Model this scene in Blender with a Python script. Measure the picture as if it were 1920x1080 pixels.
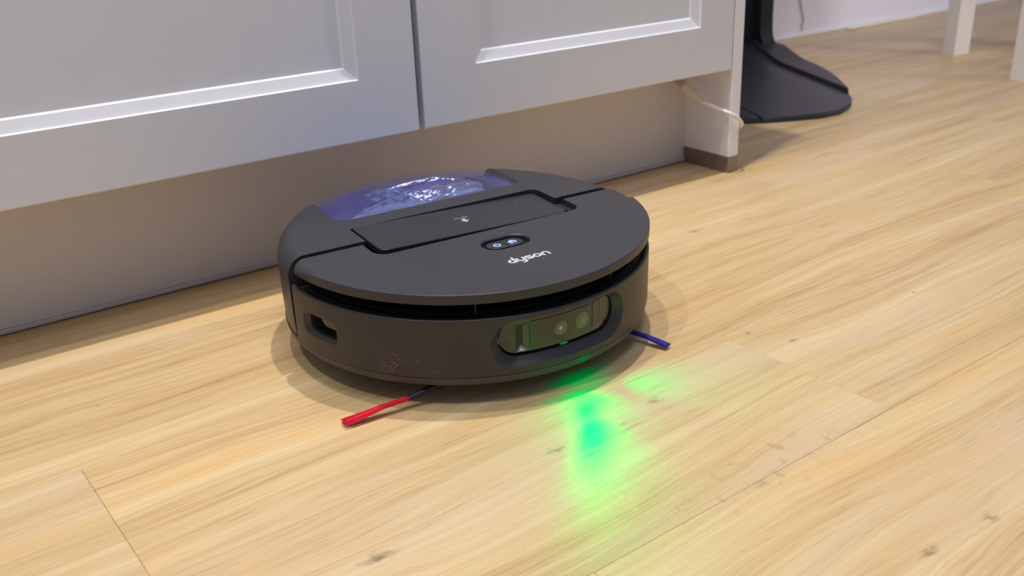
import bpy, bmesh, math, random
from mathutils import Vector, Matrix, Euler
random.seed(7)
C = bpy.context.scene.collection
for o in list(bpy.data.objects):
    bpy.data.objects.remove(o)
PI = math.pi
rad = math.radians

# ------------------------------------------------------------------ camera
cam_d = bpy.data.cameras.new('camera')
cam = bpy.data.objects.new('camera', cam_d)
C.objects.link(cam)
bpy.context.scene.camera = cam
pitch, yaw, roll = rad(22.5454), rad(34.84758), rad(-2.31431)
F = Vector((math.sin(yaw) * math.cos(pitch), math.cos(yaw) * math.cos(pitch), -math.sin(pitch)))
Rt = Vector((math.cos(yaw), -math.sin(yaw), 0))
Up = Rt.cross(F)
R2 = Rt * math.cos(roll) + Up * math.sin(roll)
U2 = Up * math.cos(roll) - Rt * math.sin(roll)
M = Matrix((R2, U2, -F)).transposed().to_4x4()
M.translation = Vector((0, 0, 0.40979))
cam.matrix_world = M
cam_d.sensor_width = 36.0
cam_d.lens = 1844.87 / 1920 * 36.0
cam_d.clip_start = 0.01
cam_d.dof.use_dof = True
cam_d.dof.focus_distance = 0.86
cam_d.dof.aperture_fstop = 9.0

# ------------------------------------------------------------------ light and exposure
sc = bpy.context.scene
sc.view_settings.view_transform = 'Standard'
sc.view_settings.look = 'None'
sc.view_settings.exposure = 0.0
sc.view_settings.gamma = 1.0
sc.view_settings.use_curve_mapping = False
world = bpy.data.worlds.new('room_light')
sc.world = world
world.use_nodes = True
bg = world.node_tree.nodes['Background']
bg.inputs[0].default_value = (0.73, 0.87, 1.13, 1)
bg.inputs[1].default_value = 0.29


def lamp(name, loc, power, radius, color=(1, 0.95, 0.87)):
    l = bpy.data.lights.new(name, 'POINT')
    l.energy = power
    l.shadow_soft_size = radius
    l.color = color
    o = bpy.data.objects.new(name, l)
    o.location = loc
    C.objects.link(o)
    return o


def area(name, loc, target, size, power, color=(1, 1, 1), spread=180):
    l = bpy.data.lights.new(name, 'AREA')
    l.shape = 'DISK'
    l.size = size
    l.energy = power
    l.color = color
    l.spread = rad(spread)
    o = bpy.data.objects.new(name, l)
    o.location = loc
    o.rotation_euler = (Vector(target) - Vector(loc)).to_track_quat('-Z', 'Y').to_euler()
    C.objects.link(o)
    return o


def downlight(loc, power, angle=92, radius=0.022, color=(1, 0.95, 0.88)):
    l = bpy.data.lights.new('ceiling_spot_light', 'SPOT')
    l.energy = power
    l.spot_size = rad(angle)
    l.spot_blend = 1.0
    l.shadow_soft_size = radius
    l.color = color
    o = bpy.data.objects.new('ceiling_spot_light', l)
    o.location = loc
    C.objects.link(o)
    return o


# a row of small ceiling downlights above the front of the cabinets, and two unseen soft fills added
downlight((0.755, 0.864, 2.14), 92)
downlight((0.30, 0.89, 2.14), 49)
downlight((-0.45, 0.66, 2.14), 40, 130)
area('front_fill', (0.4, 0.05, 2.4), (0.42, 0.85, 0.1), 0.6, 11, (0.90, 0.94, 1.0))  # unseen overhead fill, added to lift the doors and the floor below them
area('wall_fill', (2.9, -0.1, 0.75), (2.35, 1.72, 0.1), 0.6, 2.5, (1.0, 0.95, 0.97), 78)  # unseen low fill, added to brighten the back wall

# ------------------------------------------------------------------ material helpers


class NT:
    def __init__(self, name):
        self.m = bpy.data.materials.new(name)
        self.m.use_nodes = True
        self.t = self.m.node_tree
        self.b = self.t.nodes['Principled BSDF']
        self.out = self.t.nodes['Material Output']

    def n(self, kind, **kw):
        nd = self.t.nodes.new(kind)
        for k, v in kw.items():
            setattr(nd, k, v)
        return nd

    def l(self, a, b):
        self.t.links.new(a, b)

    def set(self, sock, v):
        if hasattr(v, 'is_linked') or hasattr(v, 'links'):
            self.l(v, sock)
        else:
            sock.default_value = v

    def math(self, op, a, b=None, c=None, clamp=False):
        nd = self.n('ShaderNodeMath', operation=op, use_clamp=clamp)
        self.set(nd.inputs[0], a)
        if b is not None:
            self.set(nd.inputs[1], b)
        if c is not None:
            self.set(nd.inputs[2], c)
        return nd.outputs[0]

    def vmath(self, op, a, b=None):
        nd = self.n('ShaderNodeVectorMath', operation=op)
        self.set(nd.inputs[0], a)
        if b is not None:
            self.set(nd.inputs[1], b)
        return nd.outputs['Value'] if op in ('LENGTH', 'DOT_PRODUCT') else nd.outputs[0]

    def noise(self, vec, scale=1.0, detail=2.0, rough=0.5, dist=0.0):
        nd = self.n('ShaderNodeTexNoise')
        self.l(vec, nd.inputs['Vector'])
        nd.inputs['Scale'].default_value = scale
        nd.inputs['Detail'].default_value = detail
        nd.inputs['Roughness'].default_value = rough
        nd.inputs['Distortion'].default_value = dist
        return nd.outputs[0]

    def ramp(self, fac, stops, interp='LINEAR'):
        nd = self.n('ShaderNodeValToRGB')
        nd.color_ramp.interpolation = interp
        cr = nd.color_ramp
        while len(cr.elements) < len(stops):
            cr.elements.new(0.5)
        for e, (p, col) in zip(cr.elements, stops):
            e.position = p
            e.color = (*col, 1) if len(col) == 3 else col
        self.l(fac, nd.inputs[0])
        return nd.outputs[0]

    def range(self, v, a, b, c=0.0, d=1.0, smooth=True):
        nd = self.n('ShaderNodeMapRange', interpolation_type='SMOOTHSTEP' if smooth else 'LINEAR')
        self.l(v, nd.inputs[0])
        for i, x in enumerate((a, b, c, d)):
            nd.inputs[i + 1].default_value = x
        return nd.outputs[0]

    def mix(self, fac, a, b, blend='MIX'):
        nd = self.n('ShaderNodeMix', data_type='RGBA', blend_type=blend)
        self.set(nd.inputs[0], fac)
        for i, v in ((6, a), (7, b)):
            if hasattr(v, 'links'):
                self.l(v, nd.inputs[i])
            else:
                nd.inputs[i].default_value = (*v, 1) if len(v) == 3 else v
        return nd.outputs[2]

    def bump(self, h, strength, dist):
        nd = self.n('ShaderNodeBump')
        nd.inputs['Strength'].default_value = strength
        nd.inputs['Distance'].default_value = dist
        self.l(h, nd.inputs['Height'])
        return nd.outputs[0]


def srgb(r, g, b):
    f = lambda c: ((c / 255 + 0.055) / 1.055) ** 2.4 if c / 255 > 0.04045 else c / 255 / 12.92
    return (f(r), f(g), f(b))


def plain(name, col, rough=0.5, metal=0.0, spec=0.5, grain=0.0, gscale=900, coat=0.0, bump=0.0):
    t = NT(name)
    t.b.inputs['Roughness'].default_value = rough
    t.b.inputs['Metallic'].default_value = metal
    t.b.inputs['Specular IOR Level'].default_value = spec
    t.b.inputs['Coat Weight'].default_value = coat
    tc = t.n('ShaderNodeTexCoord').outputs['Object']
    nz = t.noise(tc, gscale, 2, 0.6)
    dark = tuple(c * (1 - grain) for c in col)
    lite = tuple(min(1, c * (1 + grain)) for c in col)
    t.l(t.ramp(nz, [(0.3, dark), (0.7, lite)]), t.b.inputs['Base Color'])
    if bump:
        t.l(t.bump(nz, bump, 0.0002), t.b.inputs['Normal'])
    return t.m


def glow(name, col, strength):
    t = NT(name)
    t.b.inputs['Base Color'].default_value = (*col, 1)
    t.b.inputs['Emission Color'].default_value = (*col, 1)
    t.b.inputs['Emission Strength'].default_value = strength
    return t.m


def dusty(name, col, rough, specks=0.5, smudge=False):
    """matt dark plastic with a few pale dust specks and faint smears"""
    t = NT(name)
    tc = t.n('ShaderNodeTexCoord').outputs['Object']
    n0 = t.noise(tc, 14, 3, 0.6)
    base = t.ramp(n0, [(0.3, tuple(c * 0.94 for c in col)), (0.7, tuple(c * 1.06 for c in col))])
    v = t.n('ShaderNodeTexVoronoi')
    v.inputs['Scale'].default_value = 95
    t.l(tc, v.inputs['Vector'])
    sep = t.n('ShaderNodeSeparateColor')
    t.l(v.outputs['Color'], sep.inputs[0])
    dot = t.math('LESS_THAN', v.outputs['Distance'], t.math('MULTIPLY', sep.outputs[1], 0.075))
    rare = t.math('GREATER_THAN', sep.outputs[0], 0.72)
    fac = t.math('MULTIPLY', t.math('MULTIPLY', dot, rare), specks)
    if smudge:
        # a patch of dried fine dust low on the bumper, left of the sensor window
        d = t.vmath('LENGTH', t.vmath('MULTIPLY', t.vmath('SUBTRACT', tc, (-0.130, -0.122, 0.043)), (22, 22, 60)))
        patch = t.range(d, 1.0, 0.2)
        sp = t.noise(tc, 620, 3, 0.7)
        sp2 = t.noise(tc, 70, 3, 0.7)
        fac2 = t.math('MULTIPLY', t.math('MULTIPLY', patch, t.range(sp, 0.54, 0.68)), t.range(sp2, 0.40, 0.62))
        fac = t.math('ADD', fac, t.math('MULTIPLY', fac2, 0.5), clamp=True)
    t.l(t.mix(fac, base, srgb(178, 180, 188)), t.b.inputs['Base Color'])
    t.b.inputs['Roughness'].default_value = rough
    t.b.inputs['Specular IOR Level'].default_value = 0.45
    fine = t.noise(tc, 2600, 1, 0.5)
    t.l(t.bump(fine, 0.12, 0.0001), t.b.inputs['Normal'])
    return t.m


def clear(name, tint, gloss=0.05, rough=0.03, body=0.0, bcol=(0.3, 0.35, 0.7)):
    """thin clear plastic: fresnel gloss over tinted see-through"""
    t = NT(name)
    tr = t.n('ShaderNodeBsdfTransparent')
    tr.inputs[0].default_value = (*tint, 1)
    gl = t.n('ShaderNodeBsdfGlossy')
    gl.inputs[1].default_value = rough
    fr = t.n('ShaderNodeLayerWeight')
    fr.inputs[0].default_value = 0.5
    schlick = t.math('ADD', t.math('MULTIPLY', t.math('POWER', fr.outputs[1], 5.0), 0.7), 0.03)
    mx = t.n('ShaderNodeMixShader')
    t.l(t.math('ADD', schlick, gloss, clamp=True), mx.inputs[0])
    t.l(tr.outputs[0], mx.inputs[1])
    t.l(gl.outputs[0], mx.inputs[2])
    last = mx
    if body:
        df = t.n('ShaderNodeBsdfDiffuse')
        df.inputs[0].default_value = (*bcol, 1)
        m2 = t.n('ShaderNodeMixShader')
        tc = t.n('ShaderNodeTexCoord').outputs['Object']
        t.l(t.math('MULTIPLY', t.noise(tc, 60, 4, 0.7), body * 2), m2.inputs[0])
        t.l(mx.outputs[0], m2.inputs[1])
        t.l(df.outputs[0], m2.inputs[2])
        last = m2
    t.l(last.outputs[0], t.out.inputs[0])
    return t.m


def wood():
    t = NT('oak_vinyl')
    tc = t.n('ShaderNodeTexCoord').outputs['Object']
    pos = t.n('ShaderNodeNewGeometry').outputs['Position']
    rnd = t.n('ShaderNodeObjectInfo').outputs['Random']
    cmb = t.n('ShaderNodeCombineXYZ')
    t.l(t.math('MULTIPLY', rnd, 17.3), cmb.inputs[0])
    t.l(t.math('MULTIPLY', rnd, 5.7), cmb.inputs[1])
    t.l(t.math('MULTIPLY', rnd, 41.0), cmb.inputs[2])
    p = t.vmath('ADD', tc, cmb.outputs[0])
    sp = t.n('ShaderNodeSeparateXYZ')
    t.l(p, sp.inputs[0])
    # slow wander of the grain
    wob = t.noise(t.vmath('MULTIPLY', p, (2.2, 9.0, 1)), 1, 2, 0.5)
    wob = t.math('MULTIPLY', t.math('SUBTRACT', wob, 0.5), 0.055)
    # knots at their places on the floor: (x, y, length, width, darkness)
    knots = [(0.227, 0.492, 0.020, 0.009, 0.9), (0.511, 0.530, 0.012, 0.010, 0.6), (0.464, 0.519, 0.010, 0.003, 0.8),
             (0.398, 0.521, 0.012, 0.006, 0.7), (0.844, 0.810, 0.020, 0.009, 0.7), (0.670, 0.570, 0.006, 0.004, 0.8),
             (0.690, 0.533, 0.009, 0.007, 0.8), (0.573, 0.270, 0.010, 0.008, 0.8), (0.511, 0.274, 0.014, 0.005, 0.9),
             (0.134, 0.830, 0.004, 0.003, 0.9), (0.873, 0.528, 0.003, 0.003, 0.9), (0.485, 0.392, 0.010, 0.008, 0.4),
             (1.17, 0.985, 0.050, 0.012, 0.4), (1.25, 0.93, 0.03, 0.01, 0.35), (0.98, 0.72, 0.03, 0.006, 0.35)]
    dark = None
    warp = wob
    nk = t.noise(t.vmath('MULTIPLY', pos, (90, 330, 1)), 1, 4, 0.75, 0.6)
    for (kx, ky, a, b, s) in knots:
        d = t.vmath('MULTIPLY', t.vmath('SUBTRACT', pos, (kx, ky, 0)), (1 / a, 1 / b, 0))
        L = t.vmath('LENGTH', d)
        m = t.math('MULTIPLY', t.range(t.math('ADD', L, t.math('MULTIPLY', nk, 2.6)), 2.15, 1.15), s)
        dark = m if dark is None else t.math('MAXIMUM', dark, m)
        dw = t.vmath('MULTIPLY', d, (0.22, 0.30, 0))
        wide = t.range(t.vmath('LENGTH', dw), 1.25, 0.0)
        sy = t.n('ShaderNodeSeparateXYZ')
        t.l(dw, sy.inputs[0])
        warp = t.math('ADD', warp, t.math('MULTIPLY', t.math('MULTIPLY', wide, sy.outputs[1]), b * 1.1))
    g = t.n('ShaderNodeCombineXYZ')
    t.l(sp.outputs[0], g.inputs[0])
    t.l(t.math('ADD', sp.outputs[1], warp), g.inputs[1])
    t.l(sp.outputs[2], g.inputs[2])
    gv = g.outputs[0]
    n1 = t.noise(t.vmath('MULTIPLY', gv, (1.3, 26, 1)), 1, 4, 0.55)
    n2 = t.noise(t.vmath('MULTIPLY', gv, (3.2, 200, 1)), 1, 5, 0.68)
    n3 = t.noise(t.vmath('MULTIPLY', gv, (16, 620, 1)), 1, 3, 0.6)
    n4 = t.noise(t.vmath('MULTIPLY', gv, (2.2, 11, 1)), 1, 3, 0.6)
    n5 = t.noise(t.vmath('MULTIPLY', gv, (11, 900, 1)), 1, 3, 0.7)
    mixv = t.math('ADD', t.math('ADD', t.math('MULTIPLY', n1, 0.42), t.math('MULTIPLY', n2, 0.34)), t.math('MULTIPLY', n5, 0.24))
    col = t.ramp(mixv, [(0.36, srgb(184, 148, 100)), (0.46, srgb(206, 173, 124)), (0.54, srgb(217, 187, 139)), (0.66, srgb(232, 207, 165))])
    # rosy grey streaks
    rosy = t.math('MULTIPLY', t.range(n4, 0.50, 0.72), 0.55)
    col = t.mix(rosy, col, srgb(218, 190, 158))
    gold = t.math('MULTIPLY', t.range(t.noise(t.vmath('MULTIPLY', gv, (3.1, 19, 1)), 1, 2, 0.5), 0.55, 0.75), 0.45)
    col = t.mix(gold, col, srgb(226, 178, 108))
    # dark pores: short thin dashes
    pores = t.math('MULTIPLY', t.range(n3, 0.57, 0.68), t.range(n1, 0.62, 0.40))
    col = t.mix(t.math('MULTIPLY', pores, 0.42), col, srgb(150, 112, 68))
    # cross-grain flecks beside one joint
    dd = t.vmath('LENGTH', t.vmath('MULTIPLY', t.vmath('SUBTRACT', pos, (0.50, 0.405, 0)), (6.5, 26, 0)))
    fl = t.noise(t.vmath('MULTIPLY', pos, (95, 60, 1)), 1, 2, 0.5, 0.6)
    fk = t.math('MULTIPLY', t.range(dd, 1.1, 0.3), t.range(fl, 0.58, 0.72))
    col = t.mix(t.math('MULTIPLY', fk, 0.4), col, srgb(165, 130, 84))
    col = t.mix(t.math('MULTIPLY', dark, 0.8), col, srgb(104, 80, 54))
    # plank to plank shade
    hsv = t.n('ShaderNodeHueSaturation')
    t.l(col, hsv.inputs['Color'])
    t.l(t.math('ADD', t.math('MULTIPLY', rnd, 0.10), 0.93), hsv.inputs['Value'])
    hsv.inputs['Saturation'].default_value = 1.0
    t.l(hsv.outputs[0], t.b.inputs['Base Color'])
    t.l(t.math('ADD', t.math('MULTIPLY', n2, 0.14), 0.36), t.b.inputs['Roughness'])
    t.b.inputs['Specular IOR Level'].default_value = 0.45
    emb = t.noise(t.vmath('MULTIPLY', gv, (700, 1500, 1)), 1, 2, 0.6)     # fine embossed surface
    h = t.math('ADD', t.math('ADD', t.math('MULTIPLY', n2, 0.5), t.math('MULTIPLY', n3, 0.6)), t.math('MULTIPLY', emb, 0.35))
    t.l(t.bump(h, 0.4, 0.0006), t.b.inputs['Normal'])
    t.b.inputs['Coat Weight'].default_value = 0.22
    t.b.inputs['Coat Roughness'].default_value = 0.13
    t.l(t.bump(emb, 1.0, 0.0007), t.b.inputs['Coat Normal'])
    return t.m


MT = {}
MT['wood'] = wood()
MT['subfloor'] = plain('subfloor', srgb(70, 55, 40), 0.9)
MT['door'] = plain('painted_white', srgb(224, 224, 231), 0.42, grain=0.01, gscale=40, spec=0.4)
MT['panel'] = plain('white_board', srgb(240, 238, 246), 0.45, grain=0.01, gscale=40, spec=0.4)
MT['plinth'] = plain('plinth_laminate', srgb(214, 206, 204), 0.55, grain=0.015, gscale=60, spec=0.35)
MT['strip'] = plain('sealing_strip', srgb(200, 190, 190), 0.35)
MT['bronze'] = plain('brushed_bronze', srgb(150, 132, 126), 0.35, metal=0.6, grain=0.05, gscale=300)
MT['wall'] = plain('wall_paint', srgb(238, 232, 240), 0.8, grain=0.015, gscale=50, bump=0.1)
MT['trim'] = plain('white_trim', srgb(242, 236, 240), 0.5)
MT['cord'] = plain('white_cord', srgb(240, 232, 224), 0.4)
MT['cord_grey'] = plain('grey_cord', srgb(176, 160, 158), 0.6)
MT['plug'] = plain('ivory_plug', srgb(236, 220, 200), 0.4)
MT['steel'] = plain('plug_sleeve', srgb(190, 180, 172), 0.35, metal=0.5)
MT['stool'] = plain('white_lacquer', srgb(236, 230, 226), 0.45, grain=0.01, gscale=40)
MT['stand'] = plain('charcoal_plastic', srgb(40, 39, 48), 0.42, grain=0.05, gscale=300)
MT['stand_dark'] = plain('black_plastic_back', srgb(26, 25, 30), 0.5, grain=0.05, gscale=300)
MT['body'] = dusty('graphite_plastic', srgb(52, 52, 58), 0.40, 0.5)
MT['bumper'] = dusty('graphite_bumper', srgb(52, 48, 51), 0.42, 0.35, True)
MT['lid'] = dusty('dark_lid_plastic', srgb(44, 44, 51), 0.38, 0.5)
MT['skirt'] = plain('graphite_skirt', srgb(72, 66, 64), 0.5, grain=0.04, gscale=400)
MT['black'] = plain('black_plastic', srgb(16, 17, 22), 0.45, grain=0.1, gscale=400)
MT['gloss_black'] = plain('gloss_black', srgb(10, 10, 12), 0.12, grain=0.1, coat=0.5)
MT['print'] = plain('pale_print', srgb(200, 196, 208), 0.5)
MT['print_blue'] = plain('pale_blue_print', srgb(160, 172, 186), 0.5)
MT['print_dim'] = plain('dim_print', srgb(150, 154, 165), 0.5)
MT['icon'] = glow('lit_icon', (0.27, 0.38, 1.0), 1.25)
MT['green_led'] = glow('green_laser_lens', (0.0, 0.5, 0.15), 0.22)
MT['window'] = plain('olive_sensor_glass', srgb(31, 31, 21), 0.12, coat=0.5, grain=0.05, gscale=60)
MT['window_panel'] = plain('olive_sensor_panel', srgb(36, 40, 25), 0.16, coat=0.4, grain=0.10, gscale=40)
MT['lens_rim'] = plain('lens_rim_glass', srgb(104, 105, 74), 0.2, coat=0.5)
MT['lens_mid'] = plain('lens_mid_glass', srgb(86, 88, 62), 0.15, coat=0.5)
MT['lens_core'] = plain('lens_core_glass', srgb(168, 190, 170), 0.1, coat=0.6)
MT['lens_core_dim'] = plain('lens_core_dim', srgb(120, 121, 88), 0.1, coat=0.6)
MT['chrome'] = plain('chrome_reflection', srgb(170, 170, 178), 0.2, metal=1.0)
MT['tan'] = plain('tan_reflection', srgb(84, 72, 62), 0.25)  # tan painted in for reflections on the sensor glass
MT['red'] = plain('red_bristle', srgb(222, 24, 48), 0.5)
MT['blue'] = plain('violet_bristle', srgb(52, 40, 150), 0.5)
MT['dark_red'] = plain('dark_red_roller', srgb(110, 16, 36), 0.7)
MT['bin_clear'] = clear('bin_clear_plastic', (0.87, 0.89, 1.0), 0.0, 0.03, 0.03, (0.45, 0.5, 0.85))
MT['bin_blue'] = clear('bin_blue_plastic', (0.84, 0.89, 1.0), 0.08, 0.04, 0.13, (0.5, 0.6, 0.95))
MT['bin_purple'] = plain('bin_violet_plastic', srgb(44, 42, 108), 0.25, coat=0.4, grain=0.12, gscale=40)
MT['bin_floor'] = plain('bin_grey_floor', srgb(120, 126, 156), 0.3, grain=0.45, gscale=60, coat=0.4)
MT['bin_violet_dark'] = plain('bin_violet_band', srgb(88, 80, 150), 0.2, coat=0.5, grain=0.2, gscale=60)
MT['bin_dark'] = plain('bin_dark_band', srgb(74, 66, 84), 0.25, coat=0.4)


def glint(name, col, scale, metal, rough, strength):
    """bright moulding with a rippled surface that breaks the lamps into glints"""
    t = NT(name)
    tc = t.n('ShaderNodeTexCoord').outputs['Object']
    nz = t.noise(t.vmath('MULTIPLY', tc, (0.35, 1, 1)), scale, 3, 0.6, 0.8)
    t.l(t.ramp(nz, [(0.35, tuple(c * 0.45 for c in col)), (0.62, col)]), t.b.inputs['Base Color'])
    t.b.inputs['Metallic'].default_value = metal
    t.b.inputs['Roughness'].default_value = rough
    t.b.inputs['Coat Weight'].default_value = 1.0
    t.b.inputs['Coat Roughness'].default_value = 0.05
    t.l(t.bump(nz, strength, 0.004), t.b.inputs['Normal'])
    return t.m


MT['bin_metal'] = glint('bin_bright_canister', srgb(214, 212, 236), 130, 0.85, 0.16, 0.9)
MT['bin_glint'] = glint('bin_rippled_clear', srgb(196, 202, 236), 160, 0.4, 0.12, 1.0)
MT['bin_apron'] = glint('bin_frosted_apron', srgb(156, 164, 200), 120, 0.1, 0.3, 0.8)
MT['orange'] = plain('orange_latch', srgb(214, 90, 60), 0.4)

# ------------------------------------------------------------------ mesh helpers


def link(name, me, mat, parent=None, smooth=None):
    o = bpy.data.objects.new(name, me)
    C.objects.link(o)
    if mat:
        me.materials.clear()
        me.materials.append(mat)
    if parent:
        o.parent = parent
    if smooth is not None:
        for p in me.polygons:
            p.use_smooth = True
        me.set_sharp_from_angle(angle=rad(smooth))
        w = o.modifiers.new('weighted', 'WEIGHTED_NORMAL')
        w.keep_sharp = True
    return o


def bm_obj(name, bm, mat, parent=None, smooth=None, fix=True):
    if fix:
        bmesh.ops.recalc_face_normals(bm, faces=bm.faces[:])
    me = bpy.data.meshes.new(name)
    bm.to_mesh(me)
    bm.free()
    return link(name, me, mat, parent, smooth)


def tag(o, label, cat, group=None):
    o['label'] = label
    o['category'] = cat
    if group:
        o['group'] = group
    return o


def struct(o):
    o['kind'] = 'structure'
    return o


def empty(name, loc, rot=(0, 0, 0)):
    o = bpy.data.objects.new(name, None)
    o.empty_display_size = 0.05
    o.location = loc
    o.rotation_euler = rot
    C.objects.link(o)
    return o


def add_box(bm, x0, x1, y0, y1, z0, z1, bev=0.0, seg=2):
    r = bmesh.ops.create_cube(bm, size=1)
    vs = r['verts']
    for v in vs:
        v.co = Vector((x0 + (v.co.x + .5) * (x1 - x0), y0 + (v.co.y + .5) * (y1 - y0), z0 + (v.co.z + .5) * (z1 - z0)))
    if bev:
        es = list({e for v in vs for e in v.link_edges})
        bmesh.ops.bevel(bm, geom=es, offset=bev, segments=seg, affect='EDGES', profile=0.5)


def prism(pts, z0, z1, bm=None):
    bm = bm or bmesh.new()
    a = [bm.verts.new((x, y, z0)) for x, y in pts]
    b = [bm.verts.new((x, y, z1)) for x, y in pts]
    n = len(pts)
    bm.faces.new(a[::-1])
    bm.faces.new(b)
    for i in range(n):
        j = (i + 1) % n
        bm.faces.new((a[i], a[j], b[j], b[i]))
    return bm


def rrect(x0, x1, y0, y1, r, seg=6):
    """rounded rectangle, r may be (bottom-left, bottom-right, top-right, top-left)"""
    if not isinstance(r, (tuple, list)):
        r = (r,) * 4
    cs = [(x0, y0, r[0], PI), (x1, y0, r[1], 1.5 * PI), (x1, y1, r[2], 0), (x0, y1, r[3], .5 * PI)]
    out = []
    for i, (x, y, q, a0) in enumerate(cs):
        if q <= 0:
            out.append((x, y))
            continue
        cx = x + q if i in (0, 3) else x - q
        cy = y + q if i in (0, 1) else y - q
        for k in range(seg + 1):
            a = a0 + k / seg * PI / 2
            out.append((cx + q * math.cos(a), cy + q * math.sin(a)))
    return out


def stadium(cx, cy, hx, hy, n=14):
    """horizontal stadium with half sizes hx, hy"""
    out = []
    for s, a0 in ((1, -PI / 2), (-1, PI / 2)):
        for k in range(n + 1):
            a = a0 + k / n * PI
            out.append((cx + s * (hx - hy) + hy * math.cos(a), cy + hy * math.sin(a)))
    return out


def loft(loops, bm=None, cap=True):
    bm = bm or bmesh.new()
    rings = [[bm.verts.new(p) for p in lp] for lp in loops]
    n = len(loops[0])
    for a, b in zip(rings, rings[1:]):
        for i in range(n):
            j = (i + 1) % n
            bm.faces.new((a[i], a[j], b[j], b[i]))
    if cap:
        bm.faces.new(rings[0][::-1])
        bm.faces.new(rings[-1])
    return bm


def tube(pts, r, seg=10, bm=None, cap=True):
    """round tube along points; r number or list"""
    bm = bm or bmesh.new()
    pts = [Vector(p) for p in pts]
    rs = r if isinstance(r, (list, tuple)) else [r] * len(pts)
    rings = []
    prev = None
    for i, p in enumerate(pts):
        d = (pts[min(i + 1, len(pts) - 1)] - pts[max(i - 1, 0)]).normalized()
        if prev is None:
            a = d.orthogonal().normalized()
        else:
            a = (prev - d * prev.dot(d)).normalized()
        prev = a
        b = d.cross(a)
        rings.append([bm.verts.new(p + (a * math.cos(k / seg * 2 * PI) + b * math.sin(k / seg * 2 * PI)) * rs[i]) for k in range(seg)])
    for a, b in zip(rings, rings[1:]):
        for i in range(seg):
            j = (i + 1) % seg
            bm.faces.new((a[i], a[j], b[j], b[i]))
    if cap:
        bm.faces.new(rings[0][::-1])
        bm.faces.new(rings[-1])
    return bm


def bez(pts, n=8):
    """Catmull-Rom through points"""
    P = [Vector(p) for p in pts]
    P = [P[0] * 2 - P[1]] + P + [P[-1] * 2 - P[-2]]
    out = []
    for i in range(1, len(P) - 2):
        for k in range(n):
            t = k / n
            a, b, c, d = P[i - 1], P[i], P[i + 1], P[i + 2]
            out.append(0.5 * ((2 * b) + (c - a) * t + (2 * a - 5 * b + 4 * c - d) * t * t + (3 * b - a - 3 * c + d) * t ** 3))
    out.append(P[-2])
    return out


def revolve(prof, a0=0.0, a1=2 * PI, n=96, bm=None):
    """closed profile polygon (r, z) turned about z; full or partial"""
    bm = bm or bmesh.new()
    full = abs(a1 - a0 - 2 * PI) < 1e-6
    cols = []
    m = n if full else n + 1
    for i in range(m):
        a = a0 + (a1 - a0) * i / n
        cols.append([bm.verts.new((r * math.cos(a), r * math.sin(a), z)) for r, z in prof])
    k = len(prof)
    for i in range(n):
        A, B = cols[i], cols[(i + 1) % m]
        for j in range(k):
            l = (j + 1) % k
            try:
                bm.faces.new((A[j], B[j], B[l], A[l]))
            except ValueError:
                pass
    if not full:
        bm.faces.new(cols[0])
        bm.faces.new(cols[-1][::-1])
    bmesh.ops.remove_doubles(bm, verts=bm.verts[:], dist=1e-7)
    return bm


def boolean(o, bm, op='DIFFERENCE'):
    bmesh.ops.recalc_face_normals(bm, faces=bm.faces[:])
    me = bpy.data.meshes.new('cut')
    bm.to_mesh(me)
    bm.free()
    c = bpy.data.objects.new('cut', me)
    C.objects.link(c)
    c.parent = o.parent
    md = o.modifiers.new('b', 'BOOLEAN')
    md.operation = op
    md.solver = 'EXACT'
    md.object = c
    bpy.context.view_layer.update()
    dg = bpy.context.evaluated_depsgraph_get()
    new = bpy.data.meshes.new_from_object(o.evaluated_get(dg))
    o.modifiers.clear()
    old = o.data
    o.data = new
    bpy.data.meshes.remove(old)
    bpy.data.objects.remove(c)
    bpy.data.meshes.remove(me)
    return o


def smooth(o, ang=30):
    for p in o.data.polygons:
        p.use_smooth = True
    o.data.set_sharp_from_angle(angle=rad(ang))
    w = o.modifiers.new('weighted', 'WEIGHTED_NORMAL')
    w.keep_sharp = True


# ------------------------------------------------------------------ room shell
GA = 0.021                       # the boards run very slightly askew of the cabinets
GO = Vector((0.4, 0.3938, 0))
bm = bmesh.new()
add_box(bm, -2.2, 4.6, -2.2, 1.74, -0.03, -0.004)
floor = struct(bm_obj('floor', bm, MT['subfloor']))
floor['label'] = 'pale oak-look plank floor'
PL, PW = 1.2, 0.172
g, bv = 0.00010, 0.00025
bm = bmesh.new()
lo = [(g, g), (PL - g, g), (PL - g, PW - g), (g, PW - g)]
hi = [(g + bv, g + bv), (PL - g - bv, g + bv), (PL - g - bv, PW - g - bv), (g + bv, PW - g - bv)]
loft([[(x, y, -0.004) for x, y in lo], [(x, y, -0.0003) for x, y in lo], [(x, y, 0) for x, y in hi]], bm)
plank_me = bpy.data.meshes.new('plank')
bmesh.ops.recalc_face_normals(bm, faces=bm.faces[:])
bm.to_mesh(plank_me)
bm.free()
plank_me.materials.append(MT['wood'])
joint = {0: 0.249, 1: -0.2967, -1: -0.0723, 2: 0.03, 3: 0.62, 4: 0.2, 5: 0.9, 6: 0.45, 7: 0.1, -2: 0.55, -3: 0.2, -4: 0.9}
first = True
for row in range(-14, 8):
    j0 = joint.get(row, random.uniform(0, PL))
    k0 = math.floor((-2.4 - j0) / PL)
    for k in range(k0, k0 + 6):
        u, v = j0 + k * PL, row * PW
        if u > 3.9:
            continue
        if row < -3 and not (-1.8 < u < 1.8):
            continue
        o = bpy.data.objects.new('plank', plank_me)
        o.location = (GO.x + u * math.cos(GA) - v * math.sin(GA), GO.y + u * math.sin(GA) + v * math.cos(GA), 0)
        o.rotation_euler = (0, 0, GA)
        o.parent = floor
        C.objects.link(o)

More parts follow.
